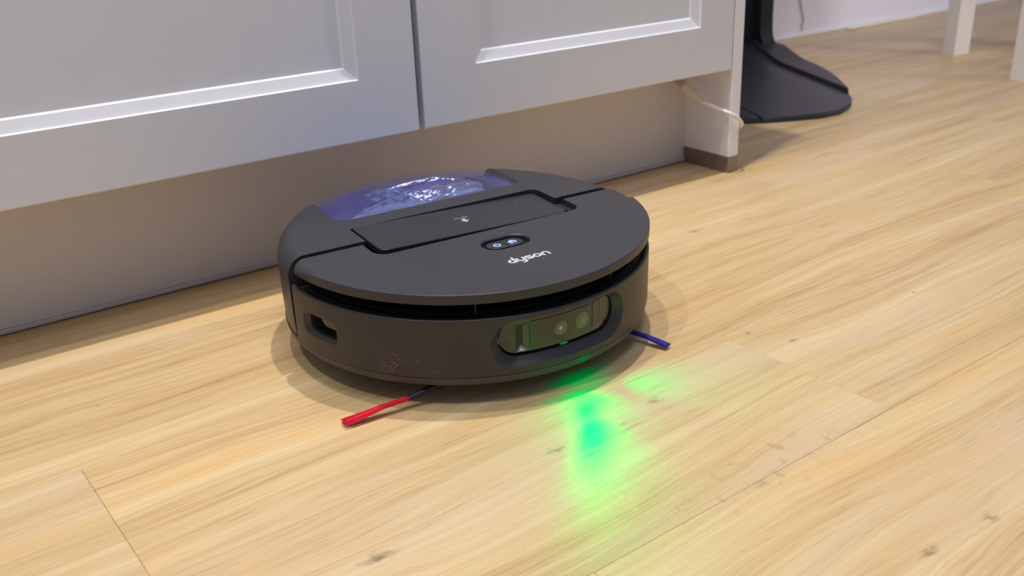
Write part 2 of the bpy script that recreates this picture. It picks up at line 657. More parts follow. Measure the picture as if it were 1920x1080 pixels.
bm = bmesh.new()
add_box(bm, -2.2, 4.6, 1.725, 1.80, 0, 2.5)
wall = struct(bm_obj('wall_back', bm, MT['wall']))
bm = bmesh.new()
prof = [(0, 0)] + [(0.010 * math.cos(a / 6 * PI / 2), 0.010 * math.sin(a / 6 * PI / 2)) for a in range(7)]
loft([[(1.2, 1.725 - r, z) for r, z in prof], [(4.6, 1.725 - r, z) for r, z in prof]], bm)
struct(bm_obj('baseboard_back', bm, MT['trim'], None, 40))

# ------------------------------------------------------------------ cabinets
YD = 0.958


def rings(x0, x1, z0, z1, steps):
    """nested rectangles: (inset, y)"""
    return [[(x0 + i, y, z0 + i), (x1 - i, y, z0 + i), (x1 - i, y, z1 - i), (x0 + i, y, z1 - i)] for i, y in steps]


def cabinet(x0, x1, px0, px1, pz0, label):
    zb, zt = 0.151, 0.90
    r = empty('base_cabinet', ((x0 + x1) / 2, YD + 0.3, 0))
    tag(r, label, 'cabinet', 'white kitchen base cabinets')
    cx, cy = r.location.x, r.location.y
    bm = bmesh.new()
    add_box(bm, x0 - 0.001 - cx, x1 + 0.001 - cx, YD + 0.0215 - cy, 1.60 - cy, 0.156, zt)
    bm_obj('carcass', bm, MT['door'], r)
    # door: frame with stepped, sloped moulding round a sunk panel
    outer = rings(x0 - cx, x1 - cx, zb, zt - 0.002, [(0, YD + 0.020 - cy), (0, YD + 0.0016 - cy), (0.0005, YD + 0.0005 - cy), (0.0016, YD - cy)])
    st = [(0, 0), (0.0009, 0.0010), (0.0010, 0.0030), (0.0125, 0.0070), (0.0132, 0.0085), (0.0145, 0.0098)]
    inner = rings(px0 - cx, px1 - cx, pz0, zt - 0.072, [(i, YD + y - cy) for i, y in st])
    bm = loft(outer + inner, cap=False)
    d = bm_obj('door', bm, MT['door'], r)
    for p in d.data.polygons:
        p.use_smooth = False
    bm = bmesh.new()
    add_box(bm, px0 + 0.0135 - cx, px1 - 0.0135 - cx, YD + 0.0094 - cy, YD + 0.016 - cy, pz0 + 0.0135, zt - 0.072 - 0.0135)
    bm_obj('door_panel', bm, MT['door'], d)
    return r


cabinet(-0.25, 0.549, -0.18, 0.4786, 0.2172, 'white cabinet with framed door left of the dark gap, behind the robot')
cabinet(0.5572, 1.0586, 0.629, 0.9944, 0.2154, 'white cabinet with framed door beside the grey-white end panel')
bm = bmesh.new()
add_box(bm, -0.6, -0.2585, YD, YD + 0.02, 0.151, 0.86)
r = bm_obj('plinth_board', bmesh.new(), MT['plinth'])
bm.free()
bm = bmesh.new()
add_box(bm, -1.0, 1.0685, 1.0487, 1.0647, 0.0065, 0.1555)
me = bpy.data.meshes.new('plinth_board')
bm.to_mesh(me)
bm.free()
r.data = me
me.materials.append(MT['plinth'])
tag(r, 'long plain plinth board set back under the white cabinet doors', 'plinth')
bm = bmesh.new()
add_box(bm, -1.0, 1.0685, 1.0462, 1.0600, 0.0012, 0.0062, 0.0012)
bm_obj('sealing_strip', bm, MT['strip'], r)['label'] = 'pale sealing strip along the lower edge'

ep = empty('end_panel', (1.071, 1.2, 0))
tag(ep, 'narrow white end panel reaching the floor at the right of the cabinets', 'panel')
bm = bmesh.new()
add_box(bm, 1.0612 - 1.071, 1.0806 - 1.071, 0.9585 - 1.2, 1.60 - 1.2, 0.0235, 0.90, 0.0008, 1)
bm_obj('board', bm, MT['panel'], ep)
bm = bmesh.new()
add_box(bm, 1.0600 - 1.071, 1.0810 - 1.071, 0.9580 - 1.2, 1.60 - 1.2, 0.0, 0.0235, 0.0006, 1)
bm_obj('foot_strip', bm, MT['bronze'], ep)['label'] = 'brown metal foot strip'

# white lead with a plug sleeve coming out from under the right cabinet
cb = empty('charger_lead', (1.06, 1.0, 0.1))
tag(cb, 'short cream lead with plug hanging out under the right cabinet and round the end panel', 'cable')
L0 = Vector((1.06, 1.0, 0.1))
A = Vector((1.0240, 1.0440, 0.1370))
B = Vector((1.0300, 1.0180, 0.1220))
Dp = Vector((1.0335, 0.9880, 0.1057))
bm = tube([A - L0, A.lerp(B, .9) - L0], 0.0050, 14)
bm_obj('connector', bm, MT['steel'], cb, 40)
bm = tube([p - L0 for p in (A.lerp(B, .84), A.lerp(B, .9), B, B.lerp(Dp, .35), B.lerp(Dp, .6), B.lerp(Dp, .85), Dp)], [0.0050, 0.0064, 0.0068, 0.0066, 0.0058, 0.0044, 0.0034], 16)
bm_obj('plug', bm, MT['plug'], cb, 50)
path = bez([Dp, (1.0455, 0.970, 0.0965), (1.0530, 0.9535, 0.0910), (1.0640, 0.9490, 0.0838), (1.0775, 0.9515, 0.0730), (1.0850, 0.9600, 0.0660), (1.0850, 0.972, 0.0630), (1.0840, 1.05, 0.050), (1.086, 1.2, 0.03)], 8)
bm = tube([p - L0 for p in path], 0.0027, 12)
bm_obj('cord', bm, MT['cord'], cb, 60)

# ------------------------------------------------------------------ floor stand behind the end panel
st = empty('floor_stand', (1.5120, 1.3828, 0), (0, 0, rad(-26.05)))
tag(st, 'black floor stand with a broad flat foot behind the white end panel', 'stand')


def sm(a, b, x):
    t = max(0, min(1, (x - a) / (b - a)))
    return t * t * (3 - 2 * t)


def front_edge(e):
    """front outline of the foot: distance forward at half-width e"""
    pts = [(0, .352), (.039, .346), (.075, .332), (.106, .309), (.135, .272), (.163, .223), (.190, .145), (.216, .049), (.233, -.03), (.243, -.10), (.249, -.17), (.250, -.20)]
    e = abs(e)
    for (a0, b0), (a1, b1) in zip(pts, pts[1:]):
        if e <= a1:
            return b0 + (b1 - b0) * (e - a0) / (a1 - a0) - 0.045 * max(0, 1 - e / .24)
    return pts[-1][1]


us = [-.2495, -.246, -.24, -.23, -.215, -.19, -.16, -.13, -.10, -.075, -.0555, -.0535, -.0485, -.0465, -.02, .02, .06, .10, .13, .150, .170, .1815, .1835, .187, .189, .205, .22, .232, .24, .246, .2495]


def hgt(u, v):
    h = 0.010 + 0.022 * sm(0.16, 0.36, v)
    if -.0545 < u < -.0475:
        h -= 0.006
    if u < -.0545:
        h += 0.0015
    if u > .188:
        h += 0.003
    elif u > .182:
        h -= 0.006
    elif u > .13:
        h -= 0.005 * (u - .13) / .052
    return h


bm = bmesh.new()
NV = 26
colsv = []
for u in us:
    vf = -front_edge(u)
    vb = .385 - .10 * (abs(u) / .25) ** 6
    col = []
    for j in range(NV + 1):
        t = 0.5 - 0.5 * math.cos(PI * j / NV)
        v = vf + (vb - vf) * t
        z = hgt(u, v)
        if j == 0 or abs(u) > .249:
            z = min(z, 0.007)
        col.append(bm.verts.new((u * 1.035, v, z)))
    colsv.append(col)
for a, b in zip(colsv, colsv[1:]):
    for j in range(NV):
        bm.faces.new((a[j], b[j], b[j + 1], a[j + 1]))
bnd = [e for e in bm.edges if e.is_boundary]
ex = bmesh.ops.extrude_edge_only(bm, edges=bnd)
for v in ex['geom']:
    if isinstance(v, bmesh.types.BMVert):
        v.co.z = 0.0
o = bm_obj('foot', bm, MT['stand'], st, 35)
# upright: a shallow channel, open to the front, flaring into the foot
levels = [0.010, 0.016, 0.022, 0.030, 0.040, 0.052, 0.068, 0.09, 0.13, 0.5, 1.05]
loops = []
for z in levels:
    f = math.exp(-(z - 0.010) / 0.016)
    x0, x1 = -0.06 - 0.012 * f, 0.236 + 0.012 * f
    fd = 0.325 - 0.075 * f
    bk = 0.385
    th = 0.030
    loops.append([(x0, fd, z), (x0 + th, fd, z), (x0 + th, bk - 0.012, z), (x1 - th, bk - 0.012, z), (x1 - th, fd, z), (x1, fd, z), (x1, bk, z), (x0, bk, z)])
bm = loft(loops)
bm_obj('upright', bm, MT['stand_dark'], st, 40)
bm = bmesh.new()
add_box(bm, 0.05, 0.13, 0.345, 0.372, 0.05, 0.60, 0.008)
bm_obj('holder', bm, MT['stand_dark'], st)

# ------------------------------------------------------------------ stool at the right edge
so = empty('stool', (2.21, 1.06, 0))
tag(so, 'white stool at the right edge with square legs, standing near the back wall', 'stool')
for i, (x, y) in enumerate(((2.165, 1.282), (1.993, 1.024), (2.425, 1.105), (2.25, .845))):
    bm = bmesh.new()
    w, d = 0.031, 0.015
    x -= 2.21
    y -= 1.06
    tw = 0.01 * (1 if x < 0 else -1)
    lo = rrect(x - w, x + w, y - d, y + d, 0.002, 2)
    hi = rrect(x - w + tw, x + w + tw, y - d, y + d, 0.002, 2)
    loft([[(a, b, 0) for a, b in lo], [(a, b, 0.43) for a, b in hi]], bm)
    bm_obj('leg', bm, MT['stool'], so, 30)
bm = prism(rrect(-0.27, 0.27, -0.26, 0.26, 0.04), 0.43, 0.452)
bm_obj('seat', bm, MT['stool'], so, 30)

# cords by the back wall
pts = bez([(2.118, 1.7215, 0.42), (2.135, 1.721, 0.16), (2.150, 1.7205, 0.085), (2.1655, 1.7205, 0.045), (2.166, 1.7205, 0.036), (2.160, 1.719, 0.020), (2.157, 1.7135, 0.0125)], 8)
o = bm_obj('wall_cord', tube(pts, 0.0018, 8), MT['cord_grey'], None, 60)
tag(o, 'thin greyish cord hanging down the back wall beside the black stand', 'cord')
pts = bez([(2.33, 1.672, 0.0025), (2.318, 1.690, 0.0025), (2.335, 1.700, 0.0025), (2.40, 1.688, 0.0025), (2.50, 1.694, 0.0025), (2.60, 1.690, 0.0025), (2.70, 1.705, 0.0025), (2.80, 1.704, 0.0025), (3.0, 1.709, 0.0025), (3.3, 1.706, 0.0025)], 8)
o = bm_obj('floor_cable', tube(pts, 0.0030, 8), MT['cord'], None, 60)
tag(o, 'thin white cable lying loose on the floor along the back wall', 'cable')

# ------------------------------------------------------------------ robot vacuum (modelled in millimetres)
K = 1.022
ZO = -9.0
rob = empty('robot_vacuum', (0.47182 * K, 0.75566 * K, 0), (rad(1.6504), rad(-0.1514), rad(-4.2269)))
rob.rotation_mode = 'XYZ'
tag(rob, 'round graphite robot vacuum with violet clear bin, on the floor before the cabinets', 'robot vacuum')
TOP = 114.2


def mm(o):
    """millimetre mesh to metres at the robot's scale"""
    for v in o.data.vertices:
        v.co = Vector((v.co.x * K / 1000, v.co.y * K / 1000, (v.co.z * K + ZO) / 1000))
    o.data.update()
    return o


def part(name, bm, mat, parent=None, ang=None):
    o = bm_obj(name, bm, MT[mat], parent or rob)
    mm(o)
    if ang:
        smooth(o, ang)
    return o


def cylp(r, deg, z):
    a = rad(deg)
    return (r * math.cos(a), r * math.sin(a), z)


# --- rear shell
def shell_solid(off=0.0, y0=1.0, ztop=TOP, zbot=39.6, n=120):
    prof = [(173.6, zbot), (174.6, 60), (175, 96)]
    fr, fz = 16, 18
    for k in range(1, 11):
        a = k / 10 * PI / 2
        prof.append((175 - fr + fr * math.cos(a), ztop - fz + fz * math.sin(a)))
    prof = [(r - off, z - (off if z > ztop - fz else 0)) for r, z in prof]
    bm = bmesh.new()
    cols = []
    for i in range(n + 1):
        col = []
        for r, z in prof:
            a0 = math.asin(y0 / r)
            a = a0 + (PI - 2 * a0) * i / n
            col.append(bm.verts.new((r * math.cos(a), r * math.sin(a), z)))
        cols.append(col)
    for a, b in zip(cols, cols[1:]):
        for j in range(len(prof) - 1):
            bm.faces.new((a[j], b[j], b[j + 1], a[j + 1]))
    bm.faces.new([c[-1] for c in cols])
    bm.faces.new([c[0] for c in cols][::-1])
    bm.faces.new(cols[0] + cols[-1][::-1])
    return bm


WX0, WX1, WY = -101.5, 103.0, 62.0


def window_prism(g, z0, z1):
    return prism(rrect(WX0 + g, WX1 - g, WY + g, 260, (11 - g, 11 - g, 0, 0)), z0, z1)


rear = bm_obj('rear_shell', shell_solid(), MT['body'], rob)
boolean(rear, window_prism(0, 46, 200))
boolean(rear, prism(rrect(-100.5, 104.5, -60, 38.2, (0, 0, 9, 4)), 104.5, 140))
mm(rear)
smooth(rear, 32)

# --- clear dust bin
cover = bm_obj('bin_cover', shell_solid(0.3), MT['bin_clear'], rob)
boolean(cover, window_prism(0.5, 47, 200), 'INTERSECT')
boolean(cover, shell_solid(3.2), 'DIFFERENCE')
mm(cover)
smooth(cover, 32)
cover['label'] = 'clear violet-tinted bin cover'
bm = bmesh.new()
fl = bm_obj('bin_floor', shell_solid(3.6, 1.0, 99, 47), MT['bin_floor'], rob)
boolean(fl, window_prism(1.2, 40, 120), 'INTERSECT')
mm(fl)
smooth(fl, 32)


def sheet(name, grid, mat, thick=3.0):
    """thick curved sheet through a grid of points (rows of equal length)"""
    bm = bmesh.new()
    T = [[bm.verts.new(p) for p in row] for row in grid]
    B = [[bm.verts.new((p[0], p[1], p[2] - thick)) for p in row] for row in grid]
    R, Q = len(grid), len(grid[0])
    for i in range(R - 1):
        for j in range(Q - 1):
            bm.faces.new((T[i][j], T[i][j + 1], T[i + 1][j + 1], T[i + 1][j]))
            bm.faces.new((B[i][j], B[i + 1][j], B[i + 1][j + 1], B[i][j + 1]))
    rim = [(0, j) for j in range(Q)] + [(i, Q - 1) for i in range(1, R)] + [(R - 1, j) for j in range(Q - 2, -1, -1)] + [(i, 0) for i in range(R - 2, 0, -1)]
    for k in range(len(rim)):
        (i, j), (p, q) = rim[k], rim[(k + 1) % len(rim)]
        bm.faces.new((T[i][j], B[i][j], B[p][q], T[p][q]))
    return part(name, bm, mat, None, 40)


# violet panel sweeping over the left half, paler apron in front of it
sheet('bin_panel', [[(-98, 66, 109.5), (-98, 100, 109), (-98, 124, 108), (-96, 134, 106)],
                    [(-84, 70, 109.5), (-80, 100, 109), (-76, 132, 108.5), (-74, 148, 106)],
                    [(-66, 90, 108.5), (-58, 112, 108.5), (-50, 140, 108), (-46, 158, 106)],
                    [(-48, 106, 107.5), (-36, 124, 107.5), (-26, 146, 107.5), (-16, 164, 106)]], 'bin_purple')
sheet('bin_apron', [[(-92, 65.5, 110.8), (-84, 72, 110.2), (-70, 88, 108.5)],
                    [(-60, 65, 111.3), (-56, 78, 110.3), (-48, 104, 107.5)],
                    [(-26, 64.5, 111.3), (-26, 78, 110.3), (-28, 106, 107.0)],
                    [(4, 64.5, 111.0), (4, 76, 110.0), (2, 96, 106.5)]], 'bin_apron', 2.0)
# right cheek of the bin
sheet('bin_cheek', [[(101, 66, 110.5), (101, 92, 110.0), (101, 118, 108), (99, 134, 104)],
                    [(92, 66, 109.5), (88, 92, 108), (84, 120, 106), (82, 146, 103)]], 'bin_purple')
# bright canister lying across the right half, dark band before it, violet band behind
ax = [(-4, 12), (0, 15.5), (40, 16.5), (70, 15), (80, 12), (84, 7)]
bm = tube([(x, 115 - 0.06 * x, 95.2) for x, r in ax], [r for x, r in ax], 36)
part('canister', bm, 'bin_metal', None, 40)
sheet('canister_band', [[(6, 66, 110), (5, 78, 109.5), (4, 92, 106)], [(40, 66, 110.4), (42, 76, 110), (44, 88, 106)],
                        [(80, 66, 110), (84, 74, 109.5), (88, 84, 106)]], 'bin_dark', 3)
bm = tube([(2, 138, 96), (40, 134, 97), (78, 126, 97)], [10, 11.5, 9], 20)
part('canister_band', bm, 'bin_violet_dark', None, 40)
bm = tube([(0, 91, 104.5), (30, 89.5, 106), (62, 87, 106), (72, 86, 105)], [2.4, 4, 4, 1.5], 16)  # bars added to imitate pale reflections inside the bin
part('glint_bar', bm, 'bin_glint', None, 40)
bm = tube([(-6, 156, 103), (24, 153, 105), (48, 149, 105), (70, 140, 103)], [1.5, 4.0, 4.0, 1.5], 16)
part('glint_bar', bm, 'bin_metal', None, 40)
# cluster of small clear cyclone cones in the middle
for i, (x, y, r) in enumerate(((-30, 100, 6), (-16, 106, 7), (-38, 116, 6), (-22, 122, 7), (-8, 132, 7), (-26, 138, 7), (-46, 92, 5),
                               (-60, 90, 5), (-12, 90, 6), (-6, 114, 6), (-10, 150, 6), (-40, 132, 5), (-18, 146, 5))):
    top = min(111.0, 111.5 - max(0, y - 135) * .35)
    bm = tube([(x, y, 96), (x, y, top - 6), (x, y, top - 2), (x, y, top - .6), (x, y, top)], [r * .5, r * .85, r, r * .8, r * .35], 14)
    part('cyclone_cone', bm, 'bin_blue', None, 50)
bm = bmesh.new()
add_box(bm, -9, 1, 92, 97, 103, 107.5, 1.2)
part('latch', bm, 'orange')
# ribs moulded under the bin cover
for x0, y0, x1, y1 in ((-90, 68.5, -14, 66.5), (6, 66, 94, 65.5), (-2, 68, -10, 150), (-70, 84, -20, 112)):
    bm = tube([(x0, y0, 109.5), ((x0 + x1) / 2, (y0 + y1) / 2, 109.8), (x1, y1, 109.0 if y1 < 140 else 104)], 1.0, 8)
    part('bin_rib', bm, 'bin_glint', None, 60)

# --- front top disc: rounded at its rear ends, crisp rim in front
def top_disc():
    R = 175.0
    out = []

    def add(x, y, f, nx, ny):
        out.append((x, y, f, nx, ny))
    ys = -4.0
    # left corner arc
    c0 = (-162.0, ys - 12)
    for k in range(8):
        a = PI / 2 + k / 7 * PI / 2 * .96
        add(c0[0] + 12 * math.cos(a), c0[1] + 12 * math.sin(a), 3 + 6 * k / 7, math.cos(a), math.sin(a))
    step = 193.6
    for k in range(8):
        d = 186.0 + (step - 186.0) * k / 7
        a = rad(d)
        add(R * math.cos(a), R * math.sin(a), 9.5, math.cos(a), math.sin(a))
    N = 150
    for k in range(N + 1):
        d = step + .25 + (540 - 2 * step - .5 - 0.0) * k / N
        a = rad(d)
        add(R * math.cos(a), R * math.sin(a), 0.8, math.cos(a), math.sin(a))
    for k in range(8):
        d = 540 - step + (step - 186.0) * k / 7
        a = rad(d)
        add(R * math.cos(a), R * math.sin(a), 9.5, math.cos(a), math.sin(a))
    c1 = (162.0, ys - 12)
    for k in range(8):
        a = -rad(3.6) + k / 7 * (PI / 2 + rad(3.6))
        add(c1[0] + 12 * math.cos(a), c1[1] + 12 * math.sin(a), 9 - 6 * k / 7, math.cos(a), math.sin(a))
    bm = bmesh.new()
    cols = []
    for x, y, f, nx, ny in out:
        col = [bm.verts.new((x - nx * 0.5, y - ny * 0.5, 105.6)), bm.verts.new((x, y, 106.1))]
        fz = min(f, 7.6)
        for k in range(7):
            a = k / 6 * PI / 2
            i = f - f * math.cos(a)
            col.append(bm.verts.new((x - nx * i, y - ny * i, TOP - fz + fz * math.sin(a))))
        cols.append(col)
    n = len(cols)
    for i in range(n):
        a, b = cols[i], cols[(i + 1) % n]
        for j in range(len(a) - 1):
            bm.faces.new((a[j], b[j], b[j + 1], a[j + 1]))
    bm.faces.new([c[-1] for c in cols])
    bm.faces.new([c[0] for c in cols][::-1])
    return bm


disc = bm_obj('top_cover', top_disc(), MT['body'], rob)
boolean(disc, prism(rrect(-106.5, 109.5, -39.3, 30, (13, 13, 0, 0)), 90, 140))
boolean(disc, loft([[(x, y, 130) for x, y in stadium(2.2, -73, 24.5, 14.5)], [(x, y, 114.21) for x, y in stadium(2.2, -73, 24.3, 14.3)],
                    [(x, y, 113.2) for x, y in stadium(2.2, -73, 23.2, 13.2)], [(x, y, 109.0) for x, y in stadium(2.2, -73, 22.8, 12.8)]]))
mm(disc)
smooth(disc, 28)

# --- filter lid, sitting a little crooked in its tray
bm = bmesh.new()
ro = rrect(-98.5, 100.5, -29.5, 36.8, (8, 8, 7, 4))
ri = rrect(-97.9, 99.9, -28.9, 36.2, (7.4, 7.4, 6.4, 3.4))
loft([[(x, y, -6) for x, y in ro], [(x, y, -0.6) for x, y in ro], [(x, y, 0) for x, y in ri]], bm)
tilt = math.atan(4.6 / 199)
for v in bm.verts:
    x, y, z = v.co
    v.co.z = 112.6 + z - tilt * (x - 1) + 0.012 * (y - 3)
lid = part('filter_lid', bm, 'lid', None, 30)
bm = bmesh.new()
prism(rrect(-107, 110, -39.5, -3, (13, 13, 0, 0)), 96, 105.4, bm)
prism(rrect(-101, 105, -3, 38.4, 0), 96, 104.8, bm)
part('lid_tray', bm, 'black')
bm = prism(rrect(102.5, 109, -30, -2, 2), 105, 108.5)
part('tray_ledge', bm, 'lid')

# --- print and buttons


def strokes(name, lines, w, mat, h, zf, parent=None, closed=()):
    """flat strips along polylines"""
    bm = bmesh.new()
    for li, pts in enumerate(lines):
        n = len(pts)
        cl = li in closed
        L, Rr = [], []
        for i, (x, y) in enumerate(pts):
            if cl:
                x0, y0 = pts[(i - 1) % n]
                x1, y1 = pts[(i + 1) % n]
            else:
                x0, y0 = pts[max(i - 1, 0)]
                x1, y1 = pts[min(i + 1, n - 1)]
            dx, dy = x1 - x0, y1 - y0
            q = math.hypot(dx, dy) or 1
            nx, ny = -dy / q * w / 2, dx / q * w / 2
            L.append(bm.verts.new((x + nx, y + ny, zf(x, y) + h + li * 0.012)))
            Rr.append(bm.verts.new((x - nx, y - ny, zf(x, y) + h + li * 0.012)))
        for i in range(n if cl else n - 1):
            j = (i + 1) % n
            bm.faces.new((L[i], Rr[i], Rr[j], L[j]))
    for f in bm.faces:
        f.normal_update()
        if f.normal.z < 0:
            f.normal_flip()
    o = bm_obj(name, bm, MT[mat], parent or rob, None, False)
    mm(o)
    return o


def arc(cx, cy, rx, ry, a0, a1, n=14):
    return [(cx + rx * math.cos(rad(a0 + (a1 - a0) * k / n)), cy + ry * math.sin(rad(a0 + (a1 - a0) * k / n))) for k in range(n + 1)]


bl, xh, w = -119.8, 7.8, 2.15
cy_ = bl + xh / 2
ry = xh / 2 - w / 2
rx = 2.9
dX, yX, sX, oX, nX = -16.7, -8.2, 0.1, 8.2, 16.5
lines = [arc(dX, cy_, rx, ry, 0, 360, 24)[:-1], [(dX + rx, bl), (dX + rx, bl + xh + 4.0)],
         [(yX - rx, bl + xh), (yX - rx, cy_)] + arc(yX, cy_ - .4, rx, ry - .4, 180, 360, 12) + [(yX + rx, bl + xh)],
         [(yX + rx, bl + xh), (yX + rx, bl - .3)] + arc(yX + rx - 2.6, bl - .3, 2.6, 2.6, 0, -90, 8) + [(yX - 1.8, bl - 2.9)],
         [(sX + 3.2, bl + xh - w / 2), (sX - 1.2, bl + xh - w / 2)] + arc(sX - 1.2, cy_ + ry / 2, 1.9, ry / 2, 90, 270, 8) + [(sX + 1.2, cy_)] +
         arc(sX + 1.2, cy_ - ry / 2, 1.9, ry / 2, 90, -90, 8) + [(sX - 3.2, bl + w / 2)],
         arc(oX, cy_, rx + .2, ry, 0, 360, 24)[:-1],
         [(nX - rx, bl)] + arc(nX, cy_ + .4, rx, ry - .4, 180, 0, 12) + [(nX + rx, bl)]]
lg = strokes('logo_print', lines, w, 'print', 0.12, lambda x, y: TOP, None, (0, 5))
lg['label'] = 'silver dyson lettering'

# buttons in the pocket
BZ = 111.9
bx0, bx1, by, bh = -15.4, 20.0, -71.4, 8.4


def half_stadium(left):
    hx = (bx1 - bx0) / 2
    cx = (bx0 + bx1) / 2
    out = []
    if left:
        out = [(cx - .25, by + bh), *[(bx0 + bh + bh * math.cos(rad(90 + 180 * k / 12)), by + bh * math.sin(rad(90 + 180 * k / 12))) for k in range(13)], (cx - .25, by - bh)]
    else:
        out = [(cx + .25, by - bh), *[(bx1 - bh + bh * math.cos(rad(-90 + 180 * k / 12)), by + bh * math.sin(rad(-90 + 180 * k / 12))) for k in range(13)], (cx + .25, by + bh)]
    return out


bm = prism(stadium(2.2, -73, 23.6, 13.6), 106, 109.05)
part('button_pocket', bm, 'black')
bpow = part('button', prism(half_stadium(True), 108.8, BZ), 'lid', None, 40)
bhom = part('button', prism(half_stadium(False), 108.8, BZ), 'lid', None, 40)
px, py = -5.6, -71.2
ic = strokes('lit_icon', [arc(px, py - .3, 2.9, 2.9, 120, 420, 24), [(px, py + .3), (px, py + 3.7)]], 1.15, 'icon', 0.15, lambda x, y: BZ, bpow)
ic['label'] = 'lit white-blue power symbol'
hx, hy = 10.2, -71.6
ic = strokes('lit_icon', [[(hx - 4.0, hy + .6), (hx, hy + 3.7), (hx + 4.0, hy + .6)], [(hx - 2.6, hy + 1.2), (hx - 2.6, hy - 3.0), (hx - .2, hy - 3.0)],
                          [(hx + 2.6, hy + 1.2), (hx + 2.6, hy - 3.0)], [(hx - 2, hy - .6), (hx + .8, hy - .6)], [(hx - 1.2, hy + 1.6), (hx + 1.2, hy + 1.6)]], 1.25, 'icon', 0.15, lambda x, y: BZ, bhom)
ic['label'] = 'lit white-blue house symbol'

# FILTER and arrow on the lid
zl = lambda x, y: 112.6 - tilt * (x - 1) + 0.012 * (y - 3)
ox, oy = 1.6, 2.0
ar = bmesh.new()
vs = [ar.verts.new((x + ox, y + oy, zl(x + ox, y + oy) + .12)) for x, y in ((-1.9, 3.0), (1.9, 3.0), (1.9, -1.4), (4.3, -1.4), (0, -6.6), (-4.3, -1.4), (-1.9, -1.4))]
ar.faces.new(vs)
part('arrow_print', ar, 'print_blue', lid)
GL = {'F': [[(0, 0), (0, 1), (.6, 1)], [(0, .52), (.5, .52)]], 'I': [[(.05, 0), (.05, 1)]], 'L': [[(0, 1), (0, 0), (.6, 0)]],
      'T': [[(0, 1), (.7, 1)], [(.35, 1), (.35, 0)]], 'E': [[(.6, 1), (0, 1), (0, 0), (.6, 0)], [(0, .52), (.5, .52)]],
      'R': [[(0, 0), (0, 1), (.5, 1), (.62, .8), (.5, .52), (0, .52)], [(.3, .52), (.64, 0)]]}
x = -7.0
lines = []
hgt_l = 3.0
for ch, adv in zip('FILTER', (2.6, 1.15, 2.5, 2.85, 2.75, 2.4)):
    for ln in GL[ch]:
        lines.append([(ox + x + a * 2.5, oy + 4.4 + b * hgt_l) for a, b in ln])
    x += adv
fp = strokes('filter_print', lines, 0.6, 'print_dim', 0.12, zl, lid)
fp['label'] = 'tiny pale FILTER lettering'

# --- inner core seen through the gap
bm = revolve([(0, 33), (158, 33), (158, 92), (150, 94), (148, 105.4), (0, 105.4)], n=96)
core = bm_obj('inner_body', bm, MT['black'], rob)
boolean(core, window_prism(0.6, 46, 200))
mm(core)
smooth(core, 35)
for th in (-116, -71):
    bm = bmesh.new()
    a = rad(th)
    add_box(bm, 147, 168, -0.45, 0.45, 90, 106)
    bmesh.ops.rotate(bm, verts=bm.verts[:], cent=(0, 0, 0), matrix=Matrix.Rotation(a, 3, 'Z'))
    part('gap_rib', bm, 'black')

# --- bumper
prof = [(160, 39.6), (174.6, 39.6), (175, 41), (175, 90.4), (174.9, 91.0), (174.6, 91.5), (174.1, 91.85), (173.5, 92.0), (172.6, 92.0), (171.8, 91.6), (169.5, 90.0), (167.5, 87.8), (160, 87.8)]
bm = revolve(prof, rad(-178.3), rad(-1.7), 150)
bump = bm_obj('bumper', bm, MT['bumper'], rob)


SS = [-math.cos(PI * k / 40) for k in range(41)]


def chains(shape):
    """convex outline in (degrees, z) as lower and upper heights at common stations across it"""
    t0 = min(p[0] for p in shape)
    t1 = max(p[0] for p in shape)
    out = []
    n = len(shape)
    for q in SS:
        t = (t0 + t1) / 2 + (t1 - t0) / 2 * q * 0.99999
        zs = []
        for i in range(n):
            (a, za), (b, zb) = shape[i], shape[(i + 1) % n]
            if (a - t) * (b - t) <= 0 and a != b:
                zs.append(za + (zb - za) * (t - a) / (b - a))
        out.append((t, min(zs), max(zs)))
    return out


def cyl_solid(layers):
    """solid from outlines wrapped on cylinders: layers = [(outline, radius), ...]"""
    bm = bmesh.new()
    rows = []
    for shape, r in layers:
        ch = chains(shape)
        rows.append(([bm.verts.new(cylp(r, t, lo)) for t, lo, hi in ch], [bm.verts.new(cylp(r, t, hi + 1e-4)) for t, lo, hi in ch]))
    for k in (0, -1):
        lo, hi = rows[k]
        for i in range(len(lo) - 1):
            bm.faces.new((lo[i], lo[i + 1], hi[i + 1], hi[i]))
    for (l0, h0), (l1, h1) in zip(rows, rows[1:]):
        for i in range(len(l0) - 1):
            bm.faces.new((l0[i], l0[i + 1], l1[i + 1], l1[i]))
            bm.faces.new((h0[i], h0[i + 1], h1[i + 1], h1[i]))
        bm.faces.new((l0[0], h0[0], h1[0], l1[0]))
        bm.faces.new((l0[-1], h0[-1], h1[-1], l1[-1]))
    return bm


def stad_deg(cd, cz, hd, hz, r, n=16):
    """stadium on the cylinder; half width hd in degrees at radius r"""
    hx = rad(hd) * r
    pts = stadium(0, 0, hx, hz, n)
    # extra points along the straight runs so that they bend round the body
    out = []
    for i, p in enumerate(pts):
        q = pts[(i + 1) % len(pts)]
        out.append(p)
        if abs(p[0] - q[0]) > 15:
            for k in range(1, 12):
                out.append((p[0] + (q[0] - p[0]) * k / 12, p[1] + (q[1] - p[1]) * k / 12))
    return [(cd + math.degrees(x / r), cz + y) for x, y in out]


SO = stad_deg(-90, 66.6, 22.5, 21.4, 175)
SI = stad_deg(-90, 68, 20.3, 16.6, 168)
ext = [(a + (a - b) * .5, c + (c - d) * .5) for (a, c), (b, d) in zip(SO, SI)]
boolean(bump, cyl_solid([(ext, 179), (SO, 175.2), (SI, 167.5), (SI, 150)]))


def rr_deg(d0, d1, z0, z1, rmm, r=175):
    k = 180 / PI / r
    return [(x * k, z) for x, z in rrect(d0 / k, d1 / k, z0, z1, rmm, 6)]


